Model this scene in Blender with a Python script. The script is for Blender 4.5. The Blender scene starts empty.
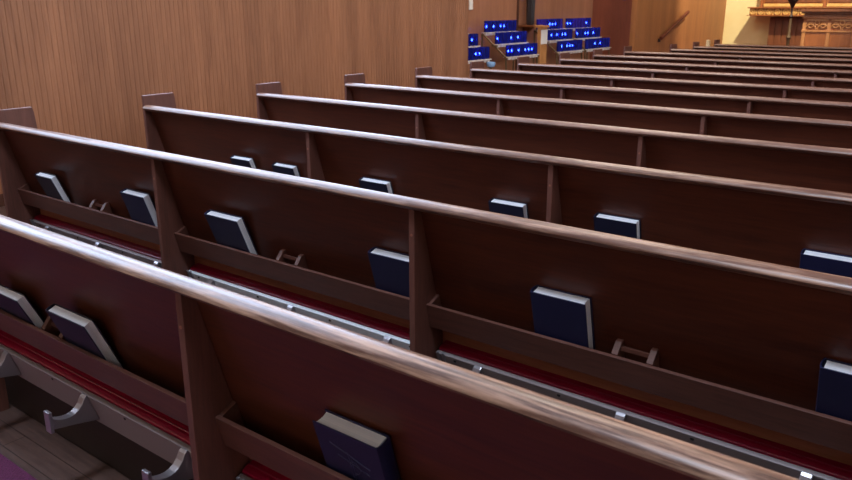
import bpy, bmesh, math, random
from mathutils import Vector, Matrix
random.seed(7)
PI = math.pi
sc = bpy.context.scene
COL = sc.collection

# ------------------------------------------------------------------ layout
ZT = 0.83            # height of the pew backs above the floor
S = 0.864            # spacing of the pew rows
BAY = 1.347          # spacing of the divider posts along a pew
PT = 0.022           # thickness of posts and pew ends
PL = 4 * BAY + 0.02  # length of a pew
WX = -1.65           # side wall
RX = -2.5            # back of the candle recess
XR, YB, YF, ZC = 11.5, -6.0, 17.5, 6.6

# ------------------------------------------------------------------ materials
def lin(r, g, b):
    f = lambda c: ((c/255+0.055)/1.055)**2.4 if c/255 > 0.04045 else c/255/12.92
    return (f(r), f(g), f(b), 1)

def base_mat(name, col, rough=0.5, metal=0.0, **kw):
    m = bpy.data.materials.new(name); m.use_nodes = True
    b = m.node_tree.nodes['Principled BSDF']
    b.inputs['Base Color'].default_value = col
    b.inputs['Roughness'].default_value = rough
    b.inputs['Metallic'].default_value = metal
    for k, v in kw.items():
        b.inputs[k.replace('_', ' ')].default_value = v
    return m

def ramp(nt, stops):
    r = nt.nodes.new('ShaderNodeValToRGB')
    e = r.color_ramp.elements
    while len(e) < len(stops): e.new(0.5)
    for k, (p, c) in enumerate(stops):
        e[k].position = p; e[k].color = c
    return r

def wood(name, dark, light, scale=(1.2, 14, 14), rough=(0.35, 0.55), bump=0.15, coat=0.0, detail=8, coords='Object', spec=0.5):
    """Wood whose grain runs along the axis with the smallest scale."""
    m = base_mat(name, light, rough[0]); nt = m.node_tree; N = nt.nodes; Lk = nt.links
    b = N['Principled BSDF']
    b.inputs['Coat Weight'].default_value = coat
    b.inputs['Coat Roughness'].default_value = 0.25
    b.inputs['Specular IOR Level'].default_value = spec
    tc = N.new('ShaderNodeTexCoord'); mp = N.new('ShaderNodeMapping')
    mp.inputs['Scale'].default_value = scale
    oi = N.new('ShaderNodeObjectInfo')
    mul = N.new('ShaderNodeVectorMath'); mul.operation = 'SCALE'; mul.inputs[0].default_value = (13, 7, 5)
    Lk.new(oi.outputs['Random'], mul.inputs['Scale'])
    add = N.new('ShaderNodeVectorMath'); add.operation = 'ADD'
    Lk.new(tc.outputs[coords], add.inputs[0]); Lk.new(mul.outputs[0], add.inputs[1])
    Lk.new(add.outputs[0], mp.inputs['Vector'])
    n1 = N.new('ShaderNodeTexNoise'); n1.inputs['Scale'].default_value = 1.6; n1.inputs['Detail'].default_value = detail
    n1.inputs['Roughness'].default_value = 0.62; n1.inputs['Distortion'].default_value = 0.7
    Lk.new(mp.outputs[0], n1.inputs['Vector'])
    n2 = N.new('ShaderNodeTexNoise'); n2.inputs['Scale'].default_value = 9; n2.inputs['Detail'].default_value = 3
    Lk.new(mp.outputs[0], n2.inputs['Vector'])
    mx = N.new('ShaderNodeMix'); mx.inputs[0].default_value = 0.35
    Lk.new(n1.outputs[0], mx.inputs[2]); Lk.new(n2.outputs[0], mx.inputs[3])
    r = ramp(nt, [(0.30, dark), (0.70, light)])
    Lk.new(mx.outputs[0], r.inputs[0]); Lk.new(r.outputs[0], b.inputs['Base Color'])
    mr = N.new('ShaderNodeMapRange'); mr.inputs[3].default_value = rough[0]; mr.inputs[4].default_value = rough[1]
    Lk.new(n1.outputs[0], mr.inputs[0]); Lk.new(mr.outputs[0], b.inputs['Roughness'])
    if bump:
        bp = N.new('ShaderNodeBump'); bp.inputs['Strength'].default_value = bump; bp.inputs['Distance'].default_value = 0.002
        Lk.new(mx.outputs[0], bp.inputs['Height']); Lk.new(bp.outputs[0], b.inputs['Normal'])
    return m

def worn_wood(name, thr, c1=lin(54, 31, 24), c2=lin(92, 58, 44)):
    """Varnished rail rubbed bare in long streaks: thr sets how much is bare."""
    m = wood(name, c1, c2, (1.3, 18, 18), (0.24, 0.36), 0.1)
    nt = m.node_tree; N = nt.nodes; Lk = nt.links; b = N['Principled BSDF']
    src = b.inputs['Base Color'].links[0].from_socket
    tc = N.new('ShaderNodeTexCoord'); mp = N.new('ShaderNodeMapping'); mp.inputs['Scale'].default_value = (4.5, 80, 80)
    oi = N.new('ShaderNodeObjectInfo'); add = N.new('ShaderNodeVectorMath'); add.operation = 'ADD'
    Lk.new(tc.outputs['Object'], add.inputs[0]); Lk.new(oi.outputs['Random'], add.inputs[1]); Lk.new(add.outputs[0], mp.inputs[0])
    n = N.new('ShaderNodeTexNoise'); n.inputs['Scale'].default_value = 1; n.inputs['Detail'].default_value = 7; n.inputs['Roughness'].default_value = 0.65
    Lk.new(mp.outputs[0], n.inputs[0])
    r = ramp(nt, [(thr-0.09, (0, 0, 0, 1)), (thr+0.13, (1, 1, 1, 1))]); Lk.new(n.outputs[0], r.inputs[0])
    mx = N.new('ShaderNodeMix'); mx.data_type = 'RGBA'
    Lk.new(r.outputs[0], mx.inputs[0]); Lk.new(src, mx.inputs[6]); mx.inputs[7].default_value = lin(162, 126, 104)
    Lk.new(mx.outputs[2], b.inputs['Base Color'])
    rs = b.inputs['Roughness'].links[0].from_socket
    mr = N.new('ShaderNodeMix'); Lk.new(r.outputs[0], mr.inputs[0]); Lk.new(rs, mr.inputs[2]); mr.inputs[3].default_value = 0.42
    Lk.new(mr.outputs[0], b.inputs['Roughness'])
    return m

M = {}
M['back']  = wood('pew back veneer', lin(64, 27, 16), lin(100, 49, 29), (1.0, 12, 12), (0.36, 0.5), 0.06)
M['frame'] = wood('pew frame oak', lin(84, 50, 42), lin(116, 72, 60), (16, 16, 1.6), (0.38, 0.55), 0.1)
M['rack']  = wood('book rack oak', lin(80, 48, 40), lin(114, 72, 60), (1.4, 16, 16), (0.38, 0.5), 0.1)
M['amber'] = wood('amber oak', lin(166, 100, 70), lin(204, 136, 100), (1.2, 14, 14), (0.4, 0.5), 0.06)
M['cap_heavy'] = worn_wood('worn rail oak', 0.52)
M['cap_mid']   = worn_wood('part worn rail oak', 0.55, lin(72, 45, 36), lin(112, 76, 60))
M['cap_light'] = worn_wood('varnished rail oak', 0.62, lin(92, 62, 50), lin(130, 94, 78))
M['pew_shade'] = wood('under pew shade wood', lin(30, 18, 14), lin(46, 28, 20), (1.0, 12, 12), (0.5, 0.6), 0.05)  # near-black colour stands in for the shade under the pews
M['plug'] = base_mat('wood plug', lin(150, 96, 76), 0.5)
M['red'] = base_mat('crimson vinyl', lin(146, 5, 46), 0.36)
M['redline'] = base_mat('crimson piping', lin(140, 22, 52), 0.3)
M['kneel_grey'] = base_mat('grey kneeler board', lin(142, 130, 130), 0.45)
M['kneel_pale'] = base_mat('pale kneeler board', lin(236, 240, 246), 0.35)
M['alu'] = base_mat('cast aluminium', lin(176, 172, 178), 0.36, 0.85)
M['hole'] = base_mat('dark screw hole', lin(30, 26, 26), 0.8)
M['navy'] = base_mat('navy book cloth', lin(24, 28, 68), 0.5)
M['navy_black'] = base_mat('black navy book cloth', lin(20, 24, 50), 0.5)
M['emblem'] = base_mat('stamped emblem', lin(44, 46, 80), 0.5)
M['gold'] = base_mat('gilt metal', lin(190, 150, 80), 0.35, 0.7)
M['brass_dark'] = base_mat('aged brass', lin(104, 82, 58), 0.45, 0.5)
M['holder'] = base_mat('pale metal cup holders', lin(236, 226, 220), 0.4, 0.1)
M['iron'] = base_mat('dark iron', lin(52, 34, 30), 0.5, 0.4)
M['white'] = base_mat('white card', lin(235, 232, 228), 0.6)
M['bluedish'] = base_mat('pale blue glazed dish', lin(150, 190, 235), 0.2)
M['robe'] = base_mat('dark statue robe', lin(40, 34, 36), 0.55)
M['palepost'] = wood('pale pine', lin(206, 176, 128), lin(232, 206, 160), (12, 12, 2))
M['desk'] = wood('golden oak', lin(168, 112, 62), lin(206, 148, 90), (10, 10, 1.5))
M['rail'] = base_mat('brown stair rail', lin(92, 44, 30), 0.4)
M['altar'] = wood('altar oak', lin(128, 72, 36), lin(168, 102, 54), (9, 9, 1.2), (0.4, 0.5), 0.1)
M['altar_dark'] = wood('altar dark oak', lin(96, 54, 30), lin(132, 78, 44), (9, 9, 1.2), (0.4, 0.5), 0.1)
M['altar_light'] = wood('altar light oak', lin(160, 102, 58), lin(198, 140, 86), (9, 9, 1.2), (0.4, 0.5), 0.1)
M['gilt'] = wood('gilded carving', lin(196, 146, 76), lin(236, 192, 116), (9, 9, 9), (0.4, 0.5), 0.1)
M['ceiling'] = base_mat('ceiling plaster', lin(214, 206, 196), 0.9)
M['joint'] = base_mat('dark joint strip', lin(74, 40, 26), 0.6)

def plaster(name, c1, c2):
    m = base_mat(name, c1, 0.85); nt = m.node_tree
    tc = nt.nodes.new('ShaderNodeTexCoord'); n = nt.nodes.new('ShaderNodeTexNoise'); n.inputs['Scale'].default_value = 3; n.inputs['Detail'].default_value = 6
    nt.links.new(tc.outputs['Object'], n.inputs[0])
    r = ramp(nt, [(0.3, c1), (0.7, c2)]); nt.links.new(n.outputs[0], r.inputs[0])
    nt.links.new(r.outputs[0], nt.nodes['Principled BSDF'].inputs['Base Color'])
    return m
M['cream'] = plaster('cream plaster', lin(226, 208, 150), lin(236, 220, 166))
M['plain'] = plaster('buff plaster', lin(206, 190, 168), lin(216, 200, 180))

def panelling(name, dark, light, spread=0.5):
    """Vertical-grain wall plywood with broad boards of slightly different tone."""
    m = wood(name, dark, light, (7, 7, 0.7), (0.42, 0.55), 0.08)
    nt = m.node_tree; N = nt.nodes; Lk = nt.links; b = N['Principled BSDF']
    src = b.inputs['Base Color'].links[0].from_socket
    tc = N.new('ShaderNodeTexCoord'); mp = N.new('ShaderNodeMapping'); mp.inputs['Scale'].default_value = (2.4, 2.4, 0.16)
    Lk.new(tc.outputs['Object'], mp.inputs[0])
    n = N.new('ShaderNodeTexNoise'); n.inputs['Scale'].default_value = 1.3; n.inputs['Detail'].default_value = 4
    Lk.new(mp.outputs[0], n.inputs[0])
    r = ramp(nt, [(0.30, (1-spread, 1-spread*1.05, 1-spread*1.05, 1)), (0.68, (1, 1, 1, 1))]); Lk.new(n.outputs[0], r.inputs[0])
    mx = N.new('ShaderNodeMix'); mx.data_type = 'RGBA'; mx.blend_type = 'MULTIPLY'; mx.inputs[0].default_value = 1
    Lk.new(src, mx.inputs[6]); Lk.new(r.outputs[0], mx.inputs[7]); Lk.new(mx.outputs[2], b.inputs['Base Color'])
    return m
M['wall'] = panelling('ribbed wall plywood', lin(146, 96, 66), lin(184, 128, 92), 0.36)
M['wall_red'] = panelling('red brown wall panel', lin(112, 58, 42), lin(136, 74, 54), 0.25)
M['wall_recess'] = panelling('recess wall panel', lin(150, 100, 74), lin(178, 124, 92), 0.25)
M['wall_light'] = panelling('honey wall panel', lin(150, 96, 56), lin(182, 122, 74), 0.25)

def floor_mat():
    m = wood('floor boards', lin(68, 50, 46), lin(102, 78, 70), (1.0, 10, 10), (0.32, 0.5), 0.08)
    nt = m.node_tree; N = nt.nodes; Lk = nt.links; b = N['Principled BSDF']
    src = b.inputs['Base Color'].links[0].from_socket
    tc = N.new('ShaderNodeTexCoord')
    br = N.new('ShaderNodeTexBrick'); br.inputs['Scale'].default_value = 1
    br.inputs['Brick Width'].default_value = 1.1; br.inputs['Row Height'].default_value = 0.075; br.inputs['Mortar Size'].default_value = 0.0018
    br.inputs['Color1'].default_value = (1, 1, 1, 1); br.inputs['Color2'].default_value = (0.72, 0.7, 0.68, 1); br.inputs['Mortar'].default_value = (0.25, 0.22, 0.2, 1)
    Lk.new(tc.outputs['Object'], br.inputs['Vector'])
    mx = N.new('ShaderNodeMix'); mx.data_type = 'RGBA'; mx.blend_type = 'MULTIPLY'; mx.inputs[0].default_value = 1
    Lk.new(src, mx.inputs[6]); Lk.new(br.outputs['Color'], mx.inputs[7]); Lk.new(mx.outputs[2], b.inputs['Base Color'])
    return m
M['floor'] = floor_mat()

def carpet_mat():
    m = base_mat('plum carpet', lin(96, 36, 76), 0.95); nt = m.node_tree
    tc = nt.nodes.new('ShaderNodeTexCoord'); n = nt.nodes.new('ShaderNodeTexNoise'); n.inputs['Scale'].default_value = 160; n.inputs['Detail'].default_value = 3
    nt.links.new(tc.outputs['Object'], n.inputs[0])
    r = ramp(nt, [(0.3, lin(80, 26, 60)), (0.7, lin(100, 38, 78))]); nt.links.new(n.outputs[0], r.inputs[0])
    b = nt.nodes['Principled BSDF']; nt.links.new(r.outputs[0], b.inputs['Base Color'])
    bp = nt.nodes.new('ShaderNodeBump'); bp.inputs['Distance'].default_value = 0.004; nt.links.new(n.outputs[0], bp.inputs['Height']); nt.links.new(bp.outputs[0], b.inputs['Normal'])
    return m
M['carpet'] = carpet_mat()

def pages_mat():
    m = base_mat('book pages', lin(226, 226, 232), 0.7); nt = m.node_tree
    tc = nt.nodes.new('ShaderNodeTexCoord'); mp = nt.nodes.new('ShaderNodeMapping'); mp.inputs['Scale'].default_value = (3, 900, 3)
    nt.links.new(tc.outputs['Object'], mp.inputs[0])
    n = nt.nodes.new('ShaderNodeTexNoise'); n.inputs['Scale'].default_value = 1; n.inputs['Detail'].default_value = 2; nt.links.new(mp.outputs[0], n.inputs[0])
    r = ramp(nt, [(0.3, lin(226, 228, 236)), (0.7, lin(250, 250, 252))]); nt.links.new(n.outputs[0], r.inputs[0])
    nt.links.new(r.outputs[0], nt.nodes['Principled BSDF'].inputs['Base Color'])
    return m
M['pages'] = pages_mat()

def emit(name, col, s):
    m = bpy.data.materials.new(name); m.use_nodes = True; nt = m.node_tree
    nt.nodes.remove(nt.nodes['Principled BSDF'])
    e = nt.nodes.new('ShaderNodeEmission'); e.inputs[0].default_value = col; e.inputs[1].default_value = s
    nt.links.new(e.outputs[0], nt.nodes['Material Output'].inputs[0]); return m
DAY = 12.0
M['daylight'] = emit('daylit window glass', (0.60, 0.74, 1.0, 1), DAY)
M['daylight_right'] = emit('daylit window glass far side', (0.80, 0.87, 1.0, 1), 7.5)
M['flame'] = emit('candle flame', (0.45, 1.0, 1.0, 1), 130.0)
M['blueglass'] = base_mat('blue candle glass', lin(42, 50, 165), 0.12, 0.0, Transmission_Weight=0.55, IOR=1.2)
M['purpleglass'] = base_mat('violet candle glass', lin(70, 56, 180), 0.12, 0.0, Transmission_Weight=0.5, IOR=1.2)
M['wax'] = base_mat('candle wax', lin(110, 130, 220), 0.6)

# ------------------------------------------------------------------ mesh helpers
def bx(bm, x0, x1, y0, y1, z0, z1):
    v = [bm.verts.new((x, y, z)) for x in (x0, x1) for y in (y0, y1) for z in (z0, z1)]
    for q in ((0, 1, 3, 2), (4, 6, 7, 5), (0, 4, 5, 1), (2, 3, 7, 6), (0, 2, 6, 4), (1, 5, 7, 3)):
        bm.faces.new([v[i] for i in q])

def prism(bm, prof, a0, a1, axis='x'):
    """Extrude a closed profile: (y, z) along x, (x, z) along y, (x, y) along z."""
    def P(p, a):
        return {'x': (a, p[0], p[1]), 'y': (p[0], a, p[1]), 'z': (p[0], p[1], a)}[axis]
    A = [bm.verts.new(P(p, a0)) for p in prof]; B = [bm.verts.new(P(p, a1)) for p in prof]
    n = len(prof)
    bm.faces.new(A); bm.faces.new(B[::-1])
    for i in range(n):
        bm.faces.new((A[i], B[i], B[(i+1) % n], A[(i+1) % n]))

def lathe(bm, prof, seg=16, c=(0, 0)):
    rings = [[bm.verts.new((c[0]+r*math.cos(2*PI*k/seg), c[1]+r*math.sin(2*PI*k/seg), z)) for k in range(seg)] for r, z in prof]
    for a, b in zip(rings, rings[1:]):
        for k in range(seg):
            bm.faces.new((a[k], a[(k+1) % seg], b[(k+1) % seg], b[k]))
    bm.faces.new(rings[0][::-1]); bm.faces.new(rings[-1])

def tube(bm, p, q, r, seg=8):
    p, q = Vector(p), Vector(q); d = (q-p).normalized()
    u = d.orthogonal().normalized(); w = d.cross(u)
    A, B = [], []
    for k in range(seg):
        o = u*math.cos(2*PI*k/seg)*r + w*math.sin(2*PI*k/seg)*r
        A.append(bm.verts.new(p+o)); B.append(bm.verts.new(q+o))
    bm.faces.new(A); bm.faces.new(B[::-1])
    for k in range(seg):
        bm.faces.new((A[k], B[k], B[(k+1) % seg], A[(k+1) % seg]))

def mesh(name, bm, mat, bevel=0.0, smooth=False, seg=2):
    bmesh.ops.recalc_face_normals(bm, faces=bm.faces)
    if bevel:
        ed = [e for e in bm.edges if len(e.link_faces) == 2 and e.calc_face_angle(0) > 0.6]
        bmesh.ops.bevel(bm, geom=ed, offset=bevel, segments=seg, affect='EDGES', profile=0.6, clamp_overlap=True)
    me = bpy.data.meshes.new(name); bm.to_mesh(me); bm.free()
    me.materials.append(mat)
    if smooth:
        for p in me.polygons: p.use_smooth = True
        try: me.set_sharp_from_angle(angle=0.7)
        except Exception: pass
    return me

def obj(name, me, parent=None, loc=None):
    o = bpy.data.objects.new(name, me); COL.objects.link(o)
    if parent: o.parent = parent
    if loc: o.location = loc
    return o

def new(fn):
    bm = bmesh.new(); fn(bm); return bm

def tag(o, label, cat, group=None):
    o['label'] = label; o['category'] = cat
    if group: o['group'] = group
    return o

def thing(name, label, cat, loc=(0, 0, 0), group=None):
    o = bpy.data.objects.new(name, None); COL.objects.link(o); o.location = loc
    o.empty_display_size = 0.1
    return tag(o, label, cat, group)

def struct(name, bm, mat, loc=None, bevel=0.0, smooth=False):
    o = obj(name, mesh(name, bm, mat, bevel, smooth), None, loc); o['kind'] = 'structure'; return o

def copy_tree(src, parent=None):
    c = src.copy(); COL.objects.link(c)
    if parent: c.parent = parent
    for ch in list(src.children):
        copy_tree(ch, c)
    return c

# ------------------------------------------------------------------ the room
struct('floor', new(lambda b: bx(b, RX-0.3, XR+0.2, YB-0.2, YF+0.2, -0.1, 0)), M['floor'])
struct('ceiling', new(lambda b: bx(b, RX-0.3, XR+0.2, YB-0.2, YF+0.2, ZC, ZC+0.1)), M['ceiling'])
c = obj('carpet', mesh('carpet', new(lambda b: bx(b, -1.4, 11, -0.8, -0.03, 0.0, 0.008)), M['carpet'], 0.003))
tag(c, 'plum carpet on the floor behind the nearest pew', 'carpet')

def ribbed(y0, y1, x, z0, z1, pitch=0.043, depth=0.0045):
    def f(bm):
        ys = []
        n = int((y1-y0)/pitch)
        for k in range(n):
            y = y0 + k*pitch
            for t, d in ((0.0, 0), (0.10, depth), (0.22, depth), (0.36, 0), (0.68, 0)):
                ys.append((y+t*pitch, d))
        ys.append((y1, 0))
        ys = [(y0, 0)] + ys[1:]
        bot = [bm.verts.new((x-d, y, z0)) for y, d in ys]; top = [bm.verts.new((x-d, y, z1)) for y, d in ys]
        bb = [bm.verts.new((x-0.15, y, z0)) for y in (y0, y1)]; bt = [bm.verts.new((x-0.15, y, z1)) for y in (y0, y1)]
        for k in range(len(ys)-1):
            bm.faces.new((bot[k], bot[k+1], top[k+1], top[k]))
        bm.faces.new((bb[0], bb[1], bt[1], bt[0]))
        bm.faces.new((bot[0], top[0], bt[0], bb[0])); bm.faces.new((bot[-1], top[-1], bt[1], bb[1]))
        bm.faces.new(bot+[bb[1], bb[0]]); bm.faces.new(top+[bt[1], bt[0]])
    return f

ZW0, ZW1 = 1.75, 5.9      # window band
struct('wall_left', new(ribbed(YB, 7.43, WX, 0, ZW0)), M['wall'])
def upper(bm):
    bx(bm, WX-0.15, WX, YB, 7.43, ZW1, ZC)
    for y0, y1 in WPIERS: bx(bm, WX-0.15, WX, y0, y1, ZW0, ZW1)
WIN = [(-0.6, 1.4), (1.8, 3.7), (4.1, 6.0)]
WPIERS = []
yy = YB
for a, b_ in WIN:
    WPIERS.append((yy, a)); yy = b_
WPIERS.append((yy, 7.43))
struct('wall_left_upper', new(upper), M['plain'])
def make_window(name, x, y0, y1, z0, z1, mat, side):
    def fr(bm):
        t = 0.06
        xs = (x-0.12, x+0.0) if side < 0 else (x, x+0.12)
        bx(bm, xs[0], xs[1], y0, y0+t, z0, z1); bx(bm, xs[0], xs[1], y1-t, y1, z0, z1)
        bx(bm, xs[0], xs[1], y0, y1, z0, z0+t); bx(bm, xs[0], xs[1], y0, y1, z1-t, z1)
        ym = (y0+y1)/2; bx(bm, xs[0], xs[1], ym-0.02, ym+0.02, z0, z1)
    o = struct(name, new(fr), M['joint'])
    g = obj('window_pane', mesh('window_pane', new(lambda b: bx(b, x-0.09 if side < 0 else x+0.07, x-0.07 if side < 0 else x+0.09, y0, y1, z0, z1)), mat), o)
    return o
for k, (a, b_) in enumerate(WIN):
    make_window('window_%d' % (k+1), WX, a, b_, ZW0, ZW1, M['daylight'], -1)

# candle recess
struct('wall_recess_back', new(lambda b: bx(b, RX-0.15, RX, 7.2, 12.75, 0, ZC)), M['wall_recess'])
struct('wall_recess_near', new(lambda b: bx(b, RX-0.15, WX-0.151, 7.25, 7.43, 0, ZC)), M['wall_recess'])
struct('wall_recess_end', new(lambda b: bx(b, RX, WX-0.101, 12.62, 12.75, 0, ZC)), M['wall_red'])
struct('wall_sanctuary_side', new(lambda b: bx(b, WX-0.1, WX, 12.62, 17.5, 0, ZC)), M['wall_light'])
struct('wall_front', new(lambda b: bx(b, WX-0.1, XR, YF, YF+0.15, 0, ZC)), M['cream'])
struct('wall_back', new(lambda b: bx(b, WX-0.15, XR, YB-0.15, YB, 0, ZC)), M['plain'])
def rwall(bm):
    bx(bm, XR, XR+0.15, YB, YF, 0, 1.8); bx(bm, XR, XR+0.15, YB, YF, 4.6, ZC)
    yy = YB
    for a, b_ in RWIN:
        bx(bm, XR, XR+0.15, yy, a, 1.8, 4.6); yy = b_
    bx(bm, XR, XR+0.15, yy, YF, 1.8, 4.6)
RWIN = [(-0.5, 1.0), (2.8, 4.8), (6, 8), (9.5, 11.5)]
struct('wall_right', new(rwall), M['plain'])
for k, (a, b_) in enumerate(RWIN):
    make_window('window_%d' % (k+4), XR, a, b_, 1.8, 4.6, M['daylight_right'], 1)
struct('trim_1', new(lambda b: bx(b, RX, RX+0.012, 9.98, 10.03, 0, ZC)), M['joint'])
struct('baseboard_left', new(lambda b: bx(b, WX, WX+0.014, YB, 7.43, 0, 0.09)), M['joint'], bevel=0.003)
struct('floor_sanctuary', new(lambda b: bx(b, -1.649, XR-0.01, 13.4, YF-0.001, 0, 0.3)), M['carpet'])

# ------------------------------------------------------------------ pews
def back_y(z):      # back face of the leaning panel, z measured from the top of the pew
    return 0.008 - 0.27*z

cache = {}
def cached(key, fn, mat, bevel=0.0, smooth=False):
    if key not in cache:
        cache[key] = mesh(key.split('|')[0], new(fn), mat, bevel, smooth)
    return cache[key]

END = [(-0.022, 0), (-0.022, ZT+0.055), (0.185, ZT+0.055), (0.192, ZT+0.03), (0.198, ZT-0.05), (0.21, ZT-0.15), (0.25, ZT-0.205), (0.33, ZT-0.225),
       (0.50, ZT-0.235), (0.535, ZT-0.25), (0.55, ZT-0.28), (0.545, ZT-0.33), (0.52, ZT-0.36), (0.51, 0)]
CAP = [(0.0, -0.036), (-0.016, -0.034), (-0.026, -0.029), (-0.034, -0.024), (-0.037, -0.018), (-0.034, -0.011), (-0.022, -0.004), (-0.008, 0.0), (0.006, -0.002),
       (0.020, -0.009), (0.032, -0.019), (0.037, -0.027), (0.034, -0.036)]
POST = [(-0.015, 0), (-0.015, ZT-0.034), (back_y(-0.034)-0.001, ZT-0.034), (back_y(-0.47)-0.001, ZT-0.47), (0.134, 0)]
RBZ, RTZ = -0.443, -0.358
def rack_mesh(L):
    def f(bm):
        prism(bm, [(0.064, ZT+RBZ), (0.042, ZT+RTZ), (0.053, ZT+RTZ+0.003), (0.075, ZT+RBZ+0.003)], 0, L)
        prism(bm, [(0.075, ZT+RBZ), (0.075, ZT+RBZ+0.010), (back_y(RBZ+0.01)-0.001, ZT+RBZ+0.010), (back_y(RBZ)-0.001, ZT+RBZ)], 0, L)
        for x in (0, L-0.012):
            prism(bm, [(0.053, ZT+RTZ), (0.075, ZT+RBZ+0.011), (back_y(RBZ+0.011)-0.001, ZT+RBZ+0.011), (back_y(RTZ+0.02)-0.001, ZT+RTZ+0.02)], x, x+0.012)
    return f
def holder_mesh(bm):
    for x in (-0.05, 0.05):
        prism(bm, [(0.055, ZT+RTZ+0.004), (0.075, ZT+RBZ+0.012), (back_y(RBZ+0.012)-0.002, ZT+RBZ+0.012), (back_y(-0.322)-0.002, ZT-0.322), (back_y(-0.322)-0.016, ZT-0.325)], x-0.009, x+0.009)
    bx(bm, -0.044, 0.044, 0.078, 0.088, ZT-0.350, ZT-0.338)
# folded kneeler: local frame u along the board downwards, n towards the pew
KA = math.radians(18)
KO = Vector((0.086, ZT-0.540)); KU = Vector((math.sin(KA), -math.cos(KA))); KN = Vector((math.cos(KA), math.sin(KA)))
def kp(n, u):
    p = KO + KN*n + KU*u; return (p.x, p.y)
KW = 0.118
def board_mesh(L):
    def f(bm):
        prism(bm, [kp(0, 0), kp(0, KW), kp(0.016, KW), kp(0.016, 0)], 0.004, L-0.004)
    return f
def pad_mesh(L):
    def f(bm):
        prism(bm, [kp(0.017, -0.006), kp(0.017, KW+0.004), kp(0.060, KW+0.004), kp(0.066, KW-0.002), kp(0.066, 0.0), kp(0.060, -0.008), kp(0.03, -0.009)], 0.006, L-0.006)
    return f
def pipe_mesh(L):
    def f(bm):
        p = kp(0.040, -0.0085); tube(bm, (0.008, p[0], p[1]), (L-0.008, p[0], p[1]), 0.0024, 6)
    return f
def bracket_mesh(bm):
    w = 0.014
    yf = -0.034; zt = ZT-0.545
    a = kp(-0.001, -0.004); e = kp(-0.001, KW*0.8)
    cv = []
    for k in range(9):       # concave upper edge from the board down and out to the foot
        t = k/8
        p0 = Vector(kp(-0.012, 0.0)); p1 = Vector((0.052, zt-0.052)); p2 = Vector((0.006, zt-0.040)); p3 = Vector((yf+0.010, zt-0.022))
        p = p0*(1-t)**3 + p1*3*t*(1-t)**2 + p2*3*t*t*(1-t) + p3*t**3
        cv.append((p.x, p.y))
    prism(bm, [a]+cv+[(yf+0.010, zt-0.056), (0.03, zt-0.066), e], -w, w)
    prism(bm, [(yf, zt), (yf, zt-0.066), (yf+0.011, zt-0.066), (yf+0.011, zt)], -0.0145, 0.0145)
def hinge_mesh(bm):
    for x in (-0.010, 0.010):
        prism(bm, [kp(-0.008, -0.012), kp(-0.008, KW*0.9), kp(-0.0005, KW*0.9), kp(-0.0005, -0.012)], x-0.004, x+0.004)

ORD = ['', 'second', 'third', 'fourth', 'fifth', 'sixth', 'seventh', 'eighth', 'ninth', 'tenth', 'eleventh', 'twelfth', 'thirteenth', 'fourteenth']
X0 = [0, 0, 0, 0, 0, 0, -0.037, -0.05, -0.04, -0.06, -0.06, 0.212, 0.212, 0.226]
def pew_label(n):
    if n == 0: return 'brown wooden pew nearest the camera, its worn top rail crossing the foreground'
    if n == 1: return 'brown wooden pew second from the camera, six navy books in its racks'
    if n == 2: return 'brown wooden pew third from the camera, tops of six navy books showing'
    if n == 13: return 'farthest brown wooden pew, in the last row before the altar'
    if n == 12: return 'brown wooden pew last but one before the altar, short pale post beyond its end'
    return 'brown wooden pew %s from the camera, its top rail and upper back showing' % ORD[n]

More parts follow.
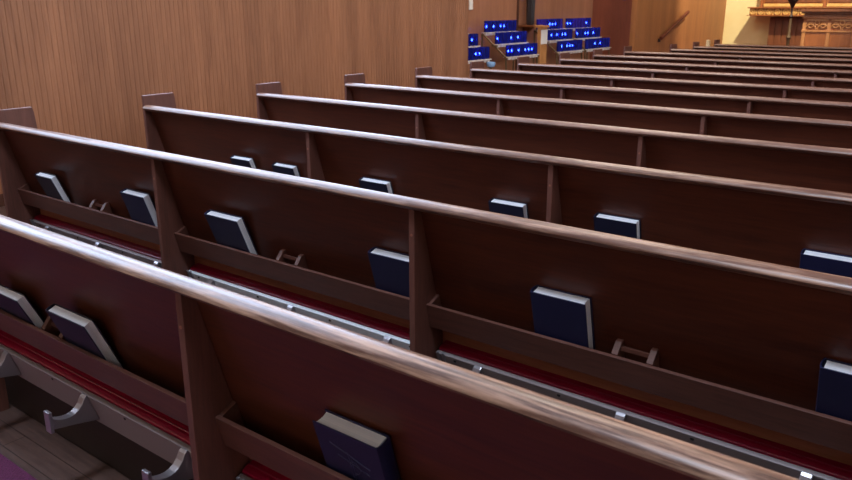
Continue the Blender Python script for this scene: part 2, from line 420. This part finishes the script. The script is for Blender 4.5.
def build_pew(n):
    x0 = X0[n]; L = PL
    t = thing('church_pew', pew_label(n), 'pew', (0.045 if n == 0 else 0, n*S, 0), 'rows of wooden church pews')
    cap = M['cap_heavy'] if n == 0 else M['cap_mid'] if n < 3 else M['cap_light']
    k = 'x%.3f' % x0
    obj('top_rail', cached('top_rail|%s|%s' % (k, cap.name), lambda b: prism(b, [(y, z+ZT) for y, z in CAP], x0, L), cap, 0, True), t)
    zb = -0.475
    obj('back_panel', cached('back_panel|'+k, lambda b: prism(b, [(back_y(-0.03), ZT-0.034), (back_y(zb), ZT+zb), (back_y(zb)+0.02, ZT+zb), (back_y(-0.03)+0.02, ZT-0.034)], x0, L), M['back']), t)
    obj('lower_rail', cached('lower_rail|'+k, lambda b: bx(b, x0, L, 0.146, 0.166, ZT-0.585, ZT-0.476), M['amber'], 0.002), t)
    obj('shade_panel', cached('shade_panel|'+k, lambda b: bx(b, x0, L, 0.150, 0.164, 0.002, ZT-0.586), M['pew_shade']), t)  # added panel, its dark colour paints the shade below the pew back
    obj('seat', cached('seat|'+k, lambda b: prism(b, [(0.168, ZT-0.40), (0.168, ZT-0.43), (0.50, ZT-0.405), (0.512, ZT-0.39), (0.50, ZT-0.375)], x0, L), M['back'], 0.003), t)
    e = cached('end_panel', lambda b: prism(b, END, -PT/2, PT/2), M['frame'], 0.004)
    obj('end_panel', e, t, (x0-PT/2, 0, 0)); obj('end_panel', e, t, (L+PT/2, 0, 0))
    p = cached('divider_post', lambda b: prism(b, POST, -PT/2, PT/2), M['frame'], 0.002)
    pg = cached('screw_plug', lambda b: prism(b, [(0.0045*math.cos(q*PI/4), ZT-0.115+0.0045*math.sin(q*PI/4)) for q in range(8)], -0.0165, -0.0145, 'y'), M['plug'])
    xs = [x0] + [q*BAY+0.012 for q in (1, 2, 3)] + [L]
    for q in (1, 2, 3):
        po = obj('divider_post', p, t, (xs[q], 0, 0)); obj('screw_plug', pg, po)
    for q in range(4):
        a = xs[q] + (PT/2 if q else 0) + 0.001; b_ = xs[q+1] - (PT/2 if q < 3 else 0) - 0.001; W = b_-a
        wk = 'w%.3f' % W
        r = obj('book_rack', cached('book_rack|'+wk, rack_mesh(W), M['rack'], 0.0015), t, (a, 0, 0))
        obj('card_holder', cached('card_holder', holder_mesh, M['rack'], 0.001), r, ({(0, 1): 0.575, (2, 0): 0.55}.get((n, q), (0.74, 0.68, 0.69, 0.67)[q]), 0, 0))
        km = M['kneel_pale'] if (n == 1 and q == 1) else M['kneel_grey']  # one board gets a paler colour than the other kneelers
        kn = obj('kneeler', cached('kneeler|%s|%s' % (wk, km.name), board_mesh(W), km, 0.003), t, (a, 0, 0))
        if n == 1 and q == 1: kn['label'] = 'kneeler with a paler underside'
        obj('kneeler_pad', cached('kneeler_pad|'+wk, pad_mesh(W), M['red'], 0.004), kn)
        obj('pad_piping', cached('pad_piping|'+wk, pipe_mesh(W), M['redline'], 0, True), kn)
        for xb in (W/2-0.485, W/2, W/2+0.485):
            obj('kneeler_bracket', cached('kneeler_bracket', bracket_mesh, M['alu'], 0.0025), kn, (xb, 0, 0))
        for xb in (0.03, W-0.03):
            obj('hinge_plate', cached('hinge_plate', hinge_mesh, M['alu'], 0.001), kn, (xb, 0, 0))
        for j in range(4):
            xh = W/2 + (-0.58, -0.2, 0.2, 0.58)[j]
            pp = kp(-0.0006, 0.012)
            obj('screw_hole', cached('screw_hole', lambda b: prism(b, [(0.006*math.cos(i*PI/4), 0.0045*math.sin(i*PI/4)) for i in range(8)], -0.0004, 0.0004, 'y'), M['hole']), kn, (xh, pp[0], pp[1]))
    return t
for n in range(14):
    build_pew(n)

# ------------------------------------------------------------------ books
LEAN = math.atan(0.27)
def book(n, xl, w, h, t, label, spine='left', yaw=0.0, mat='navy', lean=15.1, out=0.0, emblem=False):
    LEAN = math.radians(lean)
    dz = 0.4315 - t*math.sin(LEAN) - 0.001
    y = back_y(-dz) - 0.003 - out
    o = thing('book', label, 'book', (xl + w/2, n*S + y, ZT - dz), 'navy books in the pew racks')
    o.rotation_euler = (LEAN, 0, yaw)
    s = -1 if spine == 'left' else 1
    c = 0.003
    def cov(bm):
        bx(bm, -w/2, w/2, -t, -t+c, 0, h); bx(bm, -w/2, w/2, -c, 0, 0, h)
        n_ = 6                                          # rounded spine
        pr = []
        for k in range(n_+1):
            a = PI*k/n_; pr.append((s*(w/2-0.002 + 0.006*math.sin(a)), -t/2 - (t/2)*math.cos(a)))
        for k in range(n_, -1, -1):
            a = PI*k/n_; pr.append((s*(w/2-0.005 + 0.006*math.sin(a)), -t/2 - (t/2-c)*math.cos(a)))
        prism(bm, pr, 0, h, 'z')
    obj('cover', mesh('cover', new(cov), M[mat], 0.0008), o)
    def pg(bm):                                         # page block with a hollow fore-edge
        x_in = s*(w/2-0.006); x_out = -s*(w/2-0.005)
        pr = [(x_in, -t+c+0.0002), (x_in, -c-0.0002)]
        for k in range(7):
            a = k/6; pr.append((x_out + s*0.003*math.sin(PI*a), -c-0.0002 - (t-2*c-0.0004)*a))
        prism(bm, pr, 0.004, h-0.004, 'z')
    obj('pages', mesh('pages', new(pg), M['pages']), o)
    if emblem:
        def em(bm):
            def bar(p, q, r=0.0013): tube(bm, (p[0], -t-0.0002, p[1]), (q[0], -t-0.0002, q[1]), r, 6)
            cx, cz = -0.005, h*0.60
            bar((cx, cz-0.055), (cx, cz+0.030)); bar((cx+0.006, cz-0.055), (cx+0.006, cz+0.020))
            bar((cx-0.045, cz+0.040), (cx+0.055, cz+0.006)); bar((cx-0.030, cz+0.012), (cx+0.050, cz-0.012))
            pts = [(cx+0.006+0.020*math.sin(a), cz-0.008+0.018*math.cos(a)) for a in [PI*i/6 for i in range(7)]]
            for u, v in zip(pts, pts[1:]): bar(u, v)
        e = obj('cover_emblem', mesh('cover_emblem', new(em), M['emblem']), o); e['label'] = 'faint stamped cross emblem'
    return o
book(0, 3.110, 0.172, 0.200, 0.0395, 'navy book with a faint stamped emblem in the nearest pew, right of its divider post', 'right', 0.0, 'navy', 16, 0.0, True)
book(0, 2.069, 0.200, 0.196, 0.0320, 'navy book leaning in the nearest pew rack, left of the divider post', 'left', 0.0, 'navy_black', 23)
book(0, 1.680, 0.200, 0.174, 0.0310, 'navy book cut by the left edge of the photo in the nearest pew', 'left', 0.0, 'navy_black', 24)
book(1, 0.283, 0.156, 0.204, 0.0330, 'dark navy book in the second pew at its far left end, beside the pew end', 'left', 0.0, 'navy_black', 22)
book(1, 1.036, 0.174, 0.218, 0.0370, 'navy book in the second pew just left of its first divider post', 'left', 0.0, 'navy', 18)
book(1, 1.642, 0.196, 0.222, 0.0340, 'navy book in the second pew right of its first post, left of the card holder', 'left', 0.0, 'navy', 21)
book(1, 2.490, 0.174, 0.218, 0.0395, 'navy book in the second pew close against the left side of its middle post', 'left', 0.0, 'navy', 16)
book(1, 3.106, 0.172, 0.218, 0.0400, 'navy book in the second pew standing alone right of its middle post', 'left', 0.0, 'navy', 15)
book(1, 3.866, 0.158, 0.208, 0.0395, 'navy book cut by the right edge of the photo in the second pew', 'left', 0.0, 'navy', 16)
book(2, 0.712, 0.158, 0.206, 0.0340, 'navy book in the third pew, leftmost of the books peeking over the second pew', 'left', 0.0, 'navy_black', 21)
book(2, 1.044, 0.160, 0.202, 0.0360, 'navy book in the third pew just left of its first post', 'left', 0.0, 'navy_black', 19)
book(2, 1.658, 0.174, 0.202, 0.0370, 'navy book in the third pew, first one right of its left divider post', 'left', 0.0, 'navy_black', 18)
book(2, 2.394, 0.168, 0.202, 0.0400, 'navy book in the third pew just left of its middle post', 'left', 0.0, 'navy_black')
book(2, 2.880, 0.174, 0.216, 0.0400, 'navy book in the third pew just right of its middle post', 'left', 0.0, 'navy_black')
book(2, 3.625, 0.172, 0.210, 0.0400, 'navy book cut by the right edge of the photo in the third pew', 'left', 0.0, 'navy')

# ------------------------------------------------------------------ candle racks in the recess
TX = (-2.30, -2.11, -1.92)
TZ = (ZT+0.345, ZT+0.185, ZT+0.015)       # tops of the glasses on each tier
GH = 0.162
def cand_mesh_glass(bm):
    r = 0.036
    prof = [(0.030, 0), (0.034, 0.004), (r, 0.02), (r, GH), (r-0.0025, GH), (r-0.0025, 0.02), (0.028, 0.008)]
    lathe(bm, prof, 12)
glass_me = {k: mesh('glass', new(cand_mesh_glass), M[k], 0, True) for k in ('blueglass', 'purpleglass')}
wax_me = mesh('wax', new(lambda b: lathe(b, [(0.030, 0.012), (0.0315, 0.02), (0.0315, 0.055), (0.02, 0.057), (0.004, 0.056)], 12)), M['wax'], 0, True)
flame_me = mesh('flame', new(lambda b: lathe(b, [(0.003, 0.064), (0.008, 0.069), (0.010, 0.076), (0.008, 0.086), (0.004, 0.095), (0.001, 0.100)], 8)), M['flame'], 0, True)
proto = {}
def candle(x, y, z, label, group, lit, kind):
    key = (lit, kind)
    if key not in proto:
        o = thing('votive_candle', label, 'candle', (x, y, z), group)
        obj('glass', glass_me[kind], o); obj('wax', wax_me, o)
        if lit: obj('flame', flame_me, o)
        proto[key] = o
    else:
        o = copy_tree(proto[key]); o.location = (x, y, z); o['label'] = label; o['group'] = group
    return o
RK = [('first', 'the rack half hidden by the wall', 7.50, 8.32), ('second', 'the rack left of the desk', 8.78, 9.63),
      ('third', 'the rack right of the desk', 10.28, 11.10), ('fourth', 'the rightmost rack', 11.25, 12.14)]
RKL = ['tiered metal candle rack partly hidden by the ribbed wall corner', 'tiered metal candle rack between the wall corner and the wooden desk',
       'tiered metal candle rack just right of the wooden desk', 'tiered metal candle rack nearest the red brown end wall']
LIT = {(0, 0): (6,), (0, 1): (7,), (0, 2): (5, 6), (1, 0): (0, 2, 4, 5), (1, 1): (0, 4, 6), (1, 2): (0, 1, 3, 5, 6, 7), (2, 0): (4, 5, 6), (2, 1): (1, 3, 5, 6),
       (2, 2): (1, 3, 4, 5), (3, 0): (0, 1, 7), (3, 1): (0, 3, 4, 6), (3, 2): (3, 5)}
TN = ('top', 'middle', 'bottom')
NC = 9
for i, (od, nm, y0, y1) in enumerate(RK):
    t = thing('candle_rack', RKL[i], 'candle rack', (0, 0, 0), 'votive candle racks')
    for j in range(3):
        zb = TZ[j]-GH
        def tier(bm, j=j, zb=zb):
            bx(bm, TX[j]-0.045, TX[j]+0.045, y0-0.01, y1+0.01, zb-0.012, zb-0.001)
            for k in range(NC):
                y = y0+0.045+(y1-y0-0.09)*k/(NC-1)
                # ring cups under each glass
                for a in range(10):
                    p = (TX[j]+0.041*math.cos(2*PI*a/10), y+0.041*math.sin(2*PI*a/10)); q = (TX[j]+0.041*math.cos(2*PI*(a+1)/10), y+0.041*math.sin(2*PI*(a+1)/10))
                    v = [bm.verts.new((p[0], p[1], zb-0.042)), bm.verts.new((q[0], q[1], zb-0.042)), bm.verts.new((q[0], q[1], zb-0.001)), bm.verts.new((p[0], p[1], zb-0.001))]
                    bm.faces.new(v)
        obj('tier', mesh('tier', new(tier), M['holder']), t)
    for y in (y0-0.016, y1+0.016):
        def frame(bm, y=y):
            tube(bm, (TX[0]-0.03, y, TZ[0]-GH-0.013), (TX[2]+0.03, y, TZ[2]-GH-0.013-0.02), 0.013)
            tube(bm, (TX[0]-0.03, y, TZ[0]-GH-0.013), (TX[0]-0.03, y, 0.0), 0.013)
            tube(bm, (TX[2], y, TZ[2]-GH-0.02), (TX[2]+0.05, y, 0.0), 0.013)
            tube(bm, (TX[0]-0.03, y, 0.22), (TX[2]+0.03, y, 0.22), 0.010)
            bx(bm, TX[1]-0.05, TX[1]+0.05, y-0.008, y+0.008, TZ[1]-GH-0.03, TZ[1]-GH-0.013)
        obj('side_frame', mesh('side_frame', new(frame), M['brass_dark'], 0, True), t)
    obj('lower_shelf', mesh('lower_shelf', new(lambda b: bx(b, TX[0]-0.02, TX[2]+0.03, y0+0.04, y1-0.04, 0.215, 0.23)), M['brass_dark']), t)
    for j in range(3):
        for k in range(NC):
            y = y0+0.045+(y1-y0-0.09)*k/(NC-1)
            lit = k in LIT[(i, j)]
            kind = 'purpleglass' if (i, j) == (3, 0) and 2 <= k <= 6 or (i, j) == (2, 0) and k < 3 or (i, j) == (2, 0) and k == 8 else 'blueglass'
            cw = 'violet' if kind == 'purpleglass' else 'blue'
            lab = '%s %s glass candle, %s tier of %s' % ('lit' if lit else 'unlit', cw, TN[j], nm)
            candle(TX[j], y, TZ[j]-GH, lab, '%s %s candles, %s tier of %s' % ('lit' if lit else 'unlit', cw, TN[j], nm), lit, kind)

# pale blue dish on a small stand by the first rack
t = thing('dish_stand', 'round pale blue dish on a thin stand before the half hidden candle rack', 'dish', (-1.75, 8.12, 0))
obj('dish', mesh('dish', new(lambda b: lathe(b, [(0.02, ZT-0.245), (0.05, ZT-0.235), (0.062, ZT-0.205), (0.058, ZT-0.175), (0.048, ZT-0.175), (0.04, ZT-0.195), (0.01, ZT-0.20)], 20)), M['bluedish'], 0, True), t)
obj('stem', mesh('stem', new(lambda b: lathe(b, [(0.10, 0), (0.10, 0.012), (0.015, 0.03), (0.013, ZT-0.246)], 14)), M['brass_dark'], 0, True), t)

# wooden desk with a notice between the racks
t = thing('notice_desk', 'golden wooden desk post with a white notice, between two blue candle racks', 'desk', (-1.90, 9.77, 0))
obj('post', mesh('post', new(lambda b: bx(b, -0.04, 0.02, -0.10, 0.10, 0, ZT+0.235)), M['desk'], 0.004), t)
obj('desk_top', mesh('desk_top', new(lambda b: prism(b, [(-0.09, ZT+0.268), (-0.09, ZT+0.236), (0.05, ZT+0.236), (0.05, ZT+0.262)], -0.105, 0.105, 'y')), M['desk'], 0.003), t)
obj('notice', mesh('notice', new(lambda b: bx(b, 0.021, 0.026, -0.095, 0.095, ZT-0.005, ZT+0.205)), M['white'], 0.001), t)

# dark statue on a bracket
t = thing('statue', 'dark slender robed statue on a wall shelf above the wooden desk', 'statue', (-2.36, 10.17, ZT+0.26))
def robe(bm):
    prof = [(0.075, 0.0), (0.095, 0.02), (0.10, 0.10), (0.105, 0.28), (0.11, 0.45), (0.125, 0.62), (0.12, 0.74), (0.14, 0.82), (0.125, 0.88), (0.05, 0.92), (0.042, 0.95), (0.062, 0.99), (0.066, 1.04), (0.05, 1.09), (0.015, 1.11)]
    seg = 24
    rings = []
    for r, z in prof:
        fold = 0.10 if z < 0.8 else 0.0
        rings.append([bm.verts.new((r*(1+fold*math.cos(7*a))*math.cos(a)*0.6, r*0.62*(1+fold*math.cos(7*a))*math.sin(a), z)) for a in [2*PI*k/seg for k in range(seg)]])
    for a, b_ in zip(rings, rings[1:]):
        for k in range(seg): bm.faces.new((a[k], a[(k+1) % seg], b_[(k+1) % seg], b_[k]))
    bm.faces.new(rings[0][::-1]); bm.faces.new(rings[-1])
obj('figure', mesh('figure', new(robe), M['robe'], 0, True), t)
t2 = thing('wall_shelf', 'small brown wooden shelf carrying the dark statue on the recess wall', 'shelf', (RX, 10.17, ZT+0.26))
obj('board', mesh('board', new(lambda b: bx(b, 0.0125, 0.28, -0.15, 0.15, -0.03, -0.001)), M['altar_dark'], 0.004), t2)
obj('bracket', mesh('bracket', new(lambda b: prism(b, [(0.0125, -0.031), (0.22, -0.031), (0.0125, -0.20)], -0.015, 0.015, 'y')), M['altar_dark'], 0.002), t2)
# narrow white plate on the wall corner
tag(obj('wall_plate', mesh('wall_plate', new(lambda b: bx(b, RX+0.0005, RX+0.014, 8.655, 8.745, ZT+0.50, ZT+0.95)), M['white'], 0.002)), 'narrow white vertical plate on the recess wall just beyond the ribbed wall corner', 'plate')

# stair rail
t = thing('stair_rail', 'dark brown sloping handrail on the honey coloured wall panel', 'handrail', (WX, 13.66, ZT-0.04))
obj('rail', mesh('rail', new(lambda b: tube(b, (0.07, 0, 0), (0.07, 1.30, 0.46), 0.034, 12)), M['rail'], 0, True), t)
for y in (0.06, 1.2):
    obj('bracket', mesh('bracket', new(lambda b: (tube(b, (0.0, y, 0.354*y-0.05), (0.07, y, 0.354*y-0.02), 0.016, 8), lathe(b, [(0.03, 0.354*y-0.09), (0.03, 0.354*y-0.03)], 10, (0.012, y)))), M['iron'], 0, True), t)

# pale post by the last pews
tag(obj('short_post', mesh('short_post', new(lambda b: bx(b, 0.155, 0.205, 11.0, 11.05, 0, ZT+0.06)), M['palepost'], 0.004)), 'short pale wooden post beside the end of the farthest pew', 'post')

# ------------------------------------------------------------------ altar and reredos
SF = 0.3
AX0, AX1 = 0.42, 4.5
AZ = ZT + 0.47
t = thing('altar', 'carved wooden altar front with a row of small arches and a dark top moulding', 'altar', (0, 0, 0))
obj('altar_body', mesh('altar_body', new(lambda b: bx(b, AX0+0.04, AX1-0.04, 15.45, 15.98, SF, AZ-0.06)), M['altar'], 0.004), t)
obj('altar_top', mesh('altar_top', new(lambda b: (bx(b, AX0-0.03, AX1+0.03, 15.33, 16.04, AZ-0.04, AZ), bx(b, AX0, AX1, 15.37, 16.02, AZ-0.075, AZ-0.041))), M['altar_dark'], 0.008), t)
obj('base_moulding', mesh('base_moulding', new(lambda b: bx(b, AX0, AX1, 15.39, 16.0, SF, SF+0.12)), M['altar_dark'], 0.01), t)
step = 0.425
npan = int((AX1-AX0-0.1)/step)
for k in range(npan+1):
    x = AX0+0.07+k*step
    obj('pilaster', mesh('pilaster', new(lambda b: (bx(b, x-0.03, x+0.03, 15.415, 15.45, SF+0.12, AZ-0.24), bx(b, x-0.04, x+0.04, 15.405, 15.45, AZ-0.40, AZ-0.36))), M['altar_light'], 0.004), t)
def arc(bm, cx, cz, r, a0, a1, y, w=0.012, n=10):
    pts = [(cx+r*math.cos(a0+(a1-a0)*i/n), cz+r*math.sin(a0+(a1-a0)*i/n)) for i in range(n+1)]
    for p, q in zip(pts, pts[1:]): tube(bm, (p[0], y, p[1]), (q[0], y, q[1]), w, 6)
for k in range(npan):
    x = AX0+0.07+k*step
    def tr(bm):
        bx(bm, x+0.03, x+step-0.03, 15.43, 15.45, AZ-0.20, AZ-0.17)
        bx(bm, x+0.03, x+step-0.03, 15.43, 15.45, AZ-0.40, AZ-0.37)
        for q in (0.25, 0.75):
            arc(bm, x+step*q, AZ-0.36, 0.095, 0, PI, 15.435)
            arc(bm, x+step*q, AZ-0.28, 0.045, 0, 2*PI, 15.435, 0.010, 14)
        arc(bm, x+step*0.5, AZ-0.235, 0.04, 0, 2*PI, 15.435, 0.010, 14)
    obj('tracery', mesh('tracery', new(tr), M['altar_light'], 0, True), t)
def molding(bm):
    bx(bm, AX0+0.02, AX1-0.02, 15.405, 15.45, AZ-0.165, AZ-0.135)
obj('moulding_strip', mesh('moulding_strip', new(molding), M['altar'], 0.006), t)

t = thing('reredos', 'tall carved wooden screen with gilded panels and side ledge behind the altar', 'altar screen', (0, 0, 0))
RX0, RX1, RY = -0.60, 5.2, 17.2
obj('lower_panelling', mesh('lower_panelling', new(lambda b: (bx(b, RX0, RX1, RY, 17.49, SF, AZ-0.16), [bx(b, RX0+0.14*i, RX0+0.14*i+0.12, RY-0.015, RY, SF+0.05, AZ-0.17) for i in range(41)])), M['altar_dark'], 0.004), t)
LX = -1.0
def ledge(bm):
    bx(bm, LX, RX1+0.2, RY-0.34, 17.49, AZ-0.14, AZ-0.125); bx(bm, LX, RX1+0.2, RY-0.34, 17.49, AZ+0.015, AZ+0.04)
    bx(bm, LX+0.03, RX1+0.2, RY-0.26, 17.49, AZ-0.125, AZ+0.015)
obj('ledge', mesh('ledge', new(ledge), M['altar'], 0.005), t)
def carv(bm):
    y = RY-0.27
    for k in range(7):
        x = LX+0.07+k*0.165; z = AZ-0.055
        arc(bm, x+0.03, z, 0.05, 0, 2*PI, y, 0.016, 12)
        for a in range(4):
            tube(bm, (x+0.03, y-0.005, z), (x+0.03+0.05*math.cos(a*PI/2+0.6), y-0.005, z+0.05*math.sin(a*PI/2+0.6)), 0.012, 6)
        tube(bm, (x+0.11, y, AZ-0.12), (x+0.11, y, AZ+0.01), 0.012, 6)
o = obj('ledge_carving', mesh('ledge_carving', new(carv), M['gilt'], 0, True), t); o['label'] = 'gilded carved band'
FX = -0.84
obj('frame', mesh('frame', new(lambda b: (bx(b, FX, RX1, RY+0.06, 17.49, AZ+0.04, 4.4), [bx(b, FX+0.62*i, FX+0.05+0.62*i, RY, RY+0.06, AZ+0.04, 4.3) for i in range(10)], bx(b, FX-0.1, RX1+0.1, RY-0.06, 17.49, 4.4, 4.55))), M['altar'], 0.006), t)
for i in range(9):
    x = FX+0.62*i+0.06
    obj('gilded_panel', mesh('gilded_panel', new(lambda b: (bx(b, x, x+0.54, RY+0.035, RY+0.059, AZ+0.05, AZ+0.11), arc(b, x+0.27, AZ+0.08, 0.025, 0, 2*PI, RY+0.03, 0.008, 12))), M['gilt'], 0.003), t)
    obj('carved_panel', mesh('carved_panel', new(lambda b: (bx(b, x+0.03, x+0.51, RY+0.035, RY+0.059, AZ+0.13, 3.4), arc(b, x+0.27, 3.4, 0.22, 0, PI, RY+0.04, 0.02, 12))), M['altar_dark'], 0.004), t)

t = thing('candlestick', 'tall dark iron candlestick with a flared bowl standing beside the altar', 'candlestick', (0.30, 15.15, SF))
obj('stand', mesh('stand', new(lambda b: lathe(b, [(0.16, 0), (0.16, 0.03), (0.05, 0.07), (0.03, 0.12), (0.028, 0.45), (0.05, 0.50), (0.03, 0.56), (0.022, 0.84)], 16)), M['brass_dark'], 0, True), t)
obj('shaft', mesh('shaft', new(lambda b: lathe(b, [(0.02, 0.841), (0.04, 0.88), (0.018, 0.92), (0.018, 1.029)], 16)), M['iron'], 0, True), t)
obj('bowl', mesh('bowl', new(lambda b: lathe(b, [(0.022, 1.03), (0.03, 1.05), (0.055, 1.11), (0.09, 1.16), (0.095, 1.18), (0.08, 1.18), (0.03, 1.12)], 18)), M['iron'], 0, True), t)
obj('candle', mesh('candle', new(lambda b: lathe(b, [(0.04, 1.121), (0.04, 1.55), (0.01, 1.56)], 14)), M['white'], 0, True), t)

# ------------------------------------------------------------------ light
def area(name, loc, rot, size, energy, col, sy=None):
    l = bpy.data.lights.new(name, 'AREA'); l.energy = energy; l.color = col; l.size = size
    if sy: l.shape = 'RECTANGLE'; l.size_y = sy
    o = bpy.data.objects.new(name, l); COL.objects.link(o); o.location = loc; o.rotation_euler = rot
    return o
WARM = (1.0, 0.84, 0.69)
for y, e in ((1.5, 25), (4.6, 100), (7.4, 95)):
    area('ceiling_lamp', (0.4, y, ZC-0.25), (0, 0, 0), 0.6, e, WARM)
for y in (1.0, 5.5, 10.0):
    area('ceiling_lamp', (6.5, y, ZC-0.25), (0, 0, 0), 0.6, 70, WARM)
area('near_fill', (3.2, -1.3, ZC-0.25), (0, 0, 0), 0.9, 250, (0.70, 0.82, 1.0))  # added cool fill that brightens book tops and racks, no fixture there
area('recess_fill', (-1.2, 9.9, 4.6), (0, math.radians(-12), 0), 0.4, 90, WARM, 3.5)  # added fill light to brighten the candle racks
def spot(name, loc, target, energy, angle, col, r=0.1):
    l = bpy.data.lights.new(name, 'SPOT'); l.energy = energy; l.color = col; l.spot_size = math.radians(angle); l.shadow_soft_size = r; l.spot_blend = 0.4
    o = bpy.data.objects.new(name, l); COL.objects.link(o); o.location = loc
    d = Vector(target)-Vector(loc); o.rotation_euler = d.to_track_quat('-Z', 'Y').to_euler(); return o
spot('sanctuary_spot', (1.2, 13.4, 5.4), (-0.9, 17.3, 1.3), 1900, 60, (1.0, 0.88, 0.64), 0.06)
spot('side_wall_spot', (1.5, 13.6, 5.6), (-1.65, 15.0, 1.3), 300, 70, (1.0, 0.86, 0.68), 0.1)

w = bpy.data.worlds.new('world'); sc.world = w; w.use_nodes = True
w.node_tree.nodes['Background'].inputs[0].default_value = (0.6, 0.7, 0.9, 1); w.node_tree.nodes['Background'].inputs[1].default_value = 0.3

# ------------------------------------------------------------------ camera
cam = bpy.data.cameras.new('camera'); co = bpy.data.objects.new('camera', cam); COL.objects.link(co); sc.camera = co
yaw, pit, rol, f = 0.6589, 0.2929, -0.0022, 777.994
fw = Vector((-math.sin(yaw)*math.cos(pit), math.cos(yaw)*math.cos(pit), -math.sin(pit)))
rt = Vector((math.cos(yaw), math.sin(yaw), 0)); up = rt.cross(fw)
r2 = rt*math.cos(rol)+up*math.sin(rol); u2 = up*math.cos(rol)-rt*math.sin(rol)
mw = Matrix((r2, u2, -fw)).transposed().to_4x4(); mw.translation = Vector((4.1428, -0.9337, 0.5597+ZT)); co.matrix_world = mw
cam.sensor_width = 36; cam.sensor_fit = 'HORIZONTAL'; cam.lens = f*36/852
cam.clip_start = 0.05
cam.dof.use_dof = True; cam.dof.focus_distance = 2.6; cam.dof.aperture_fstop = 9.0

sc.view_settings.view_transform = 'Standard'; sc.view_settings.look = 'None'
sc.view_settings.gamma = 1; sc.view_settings.use_curve_mapping = False
sc.view_settings.exposure = 0.0
sc.cycles.use_denoising = True
sc.cycles.max_bounces = 8
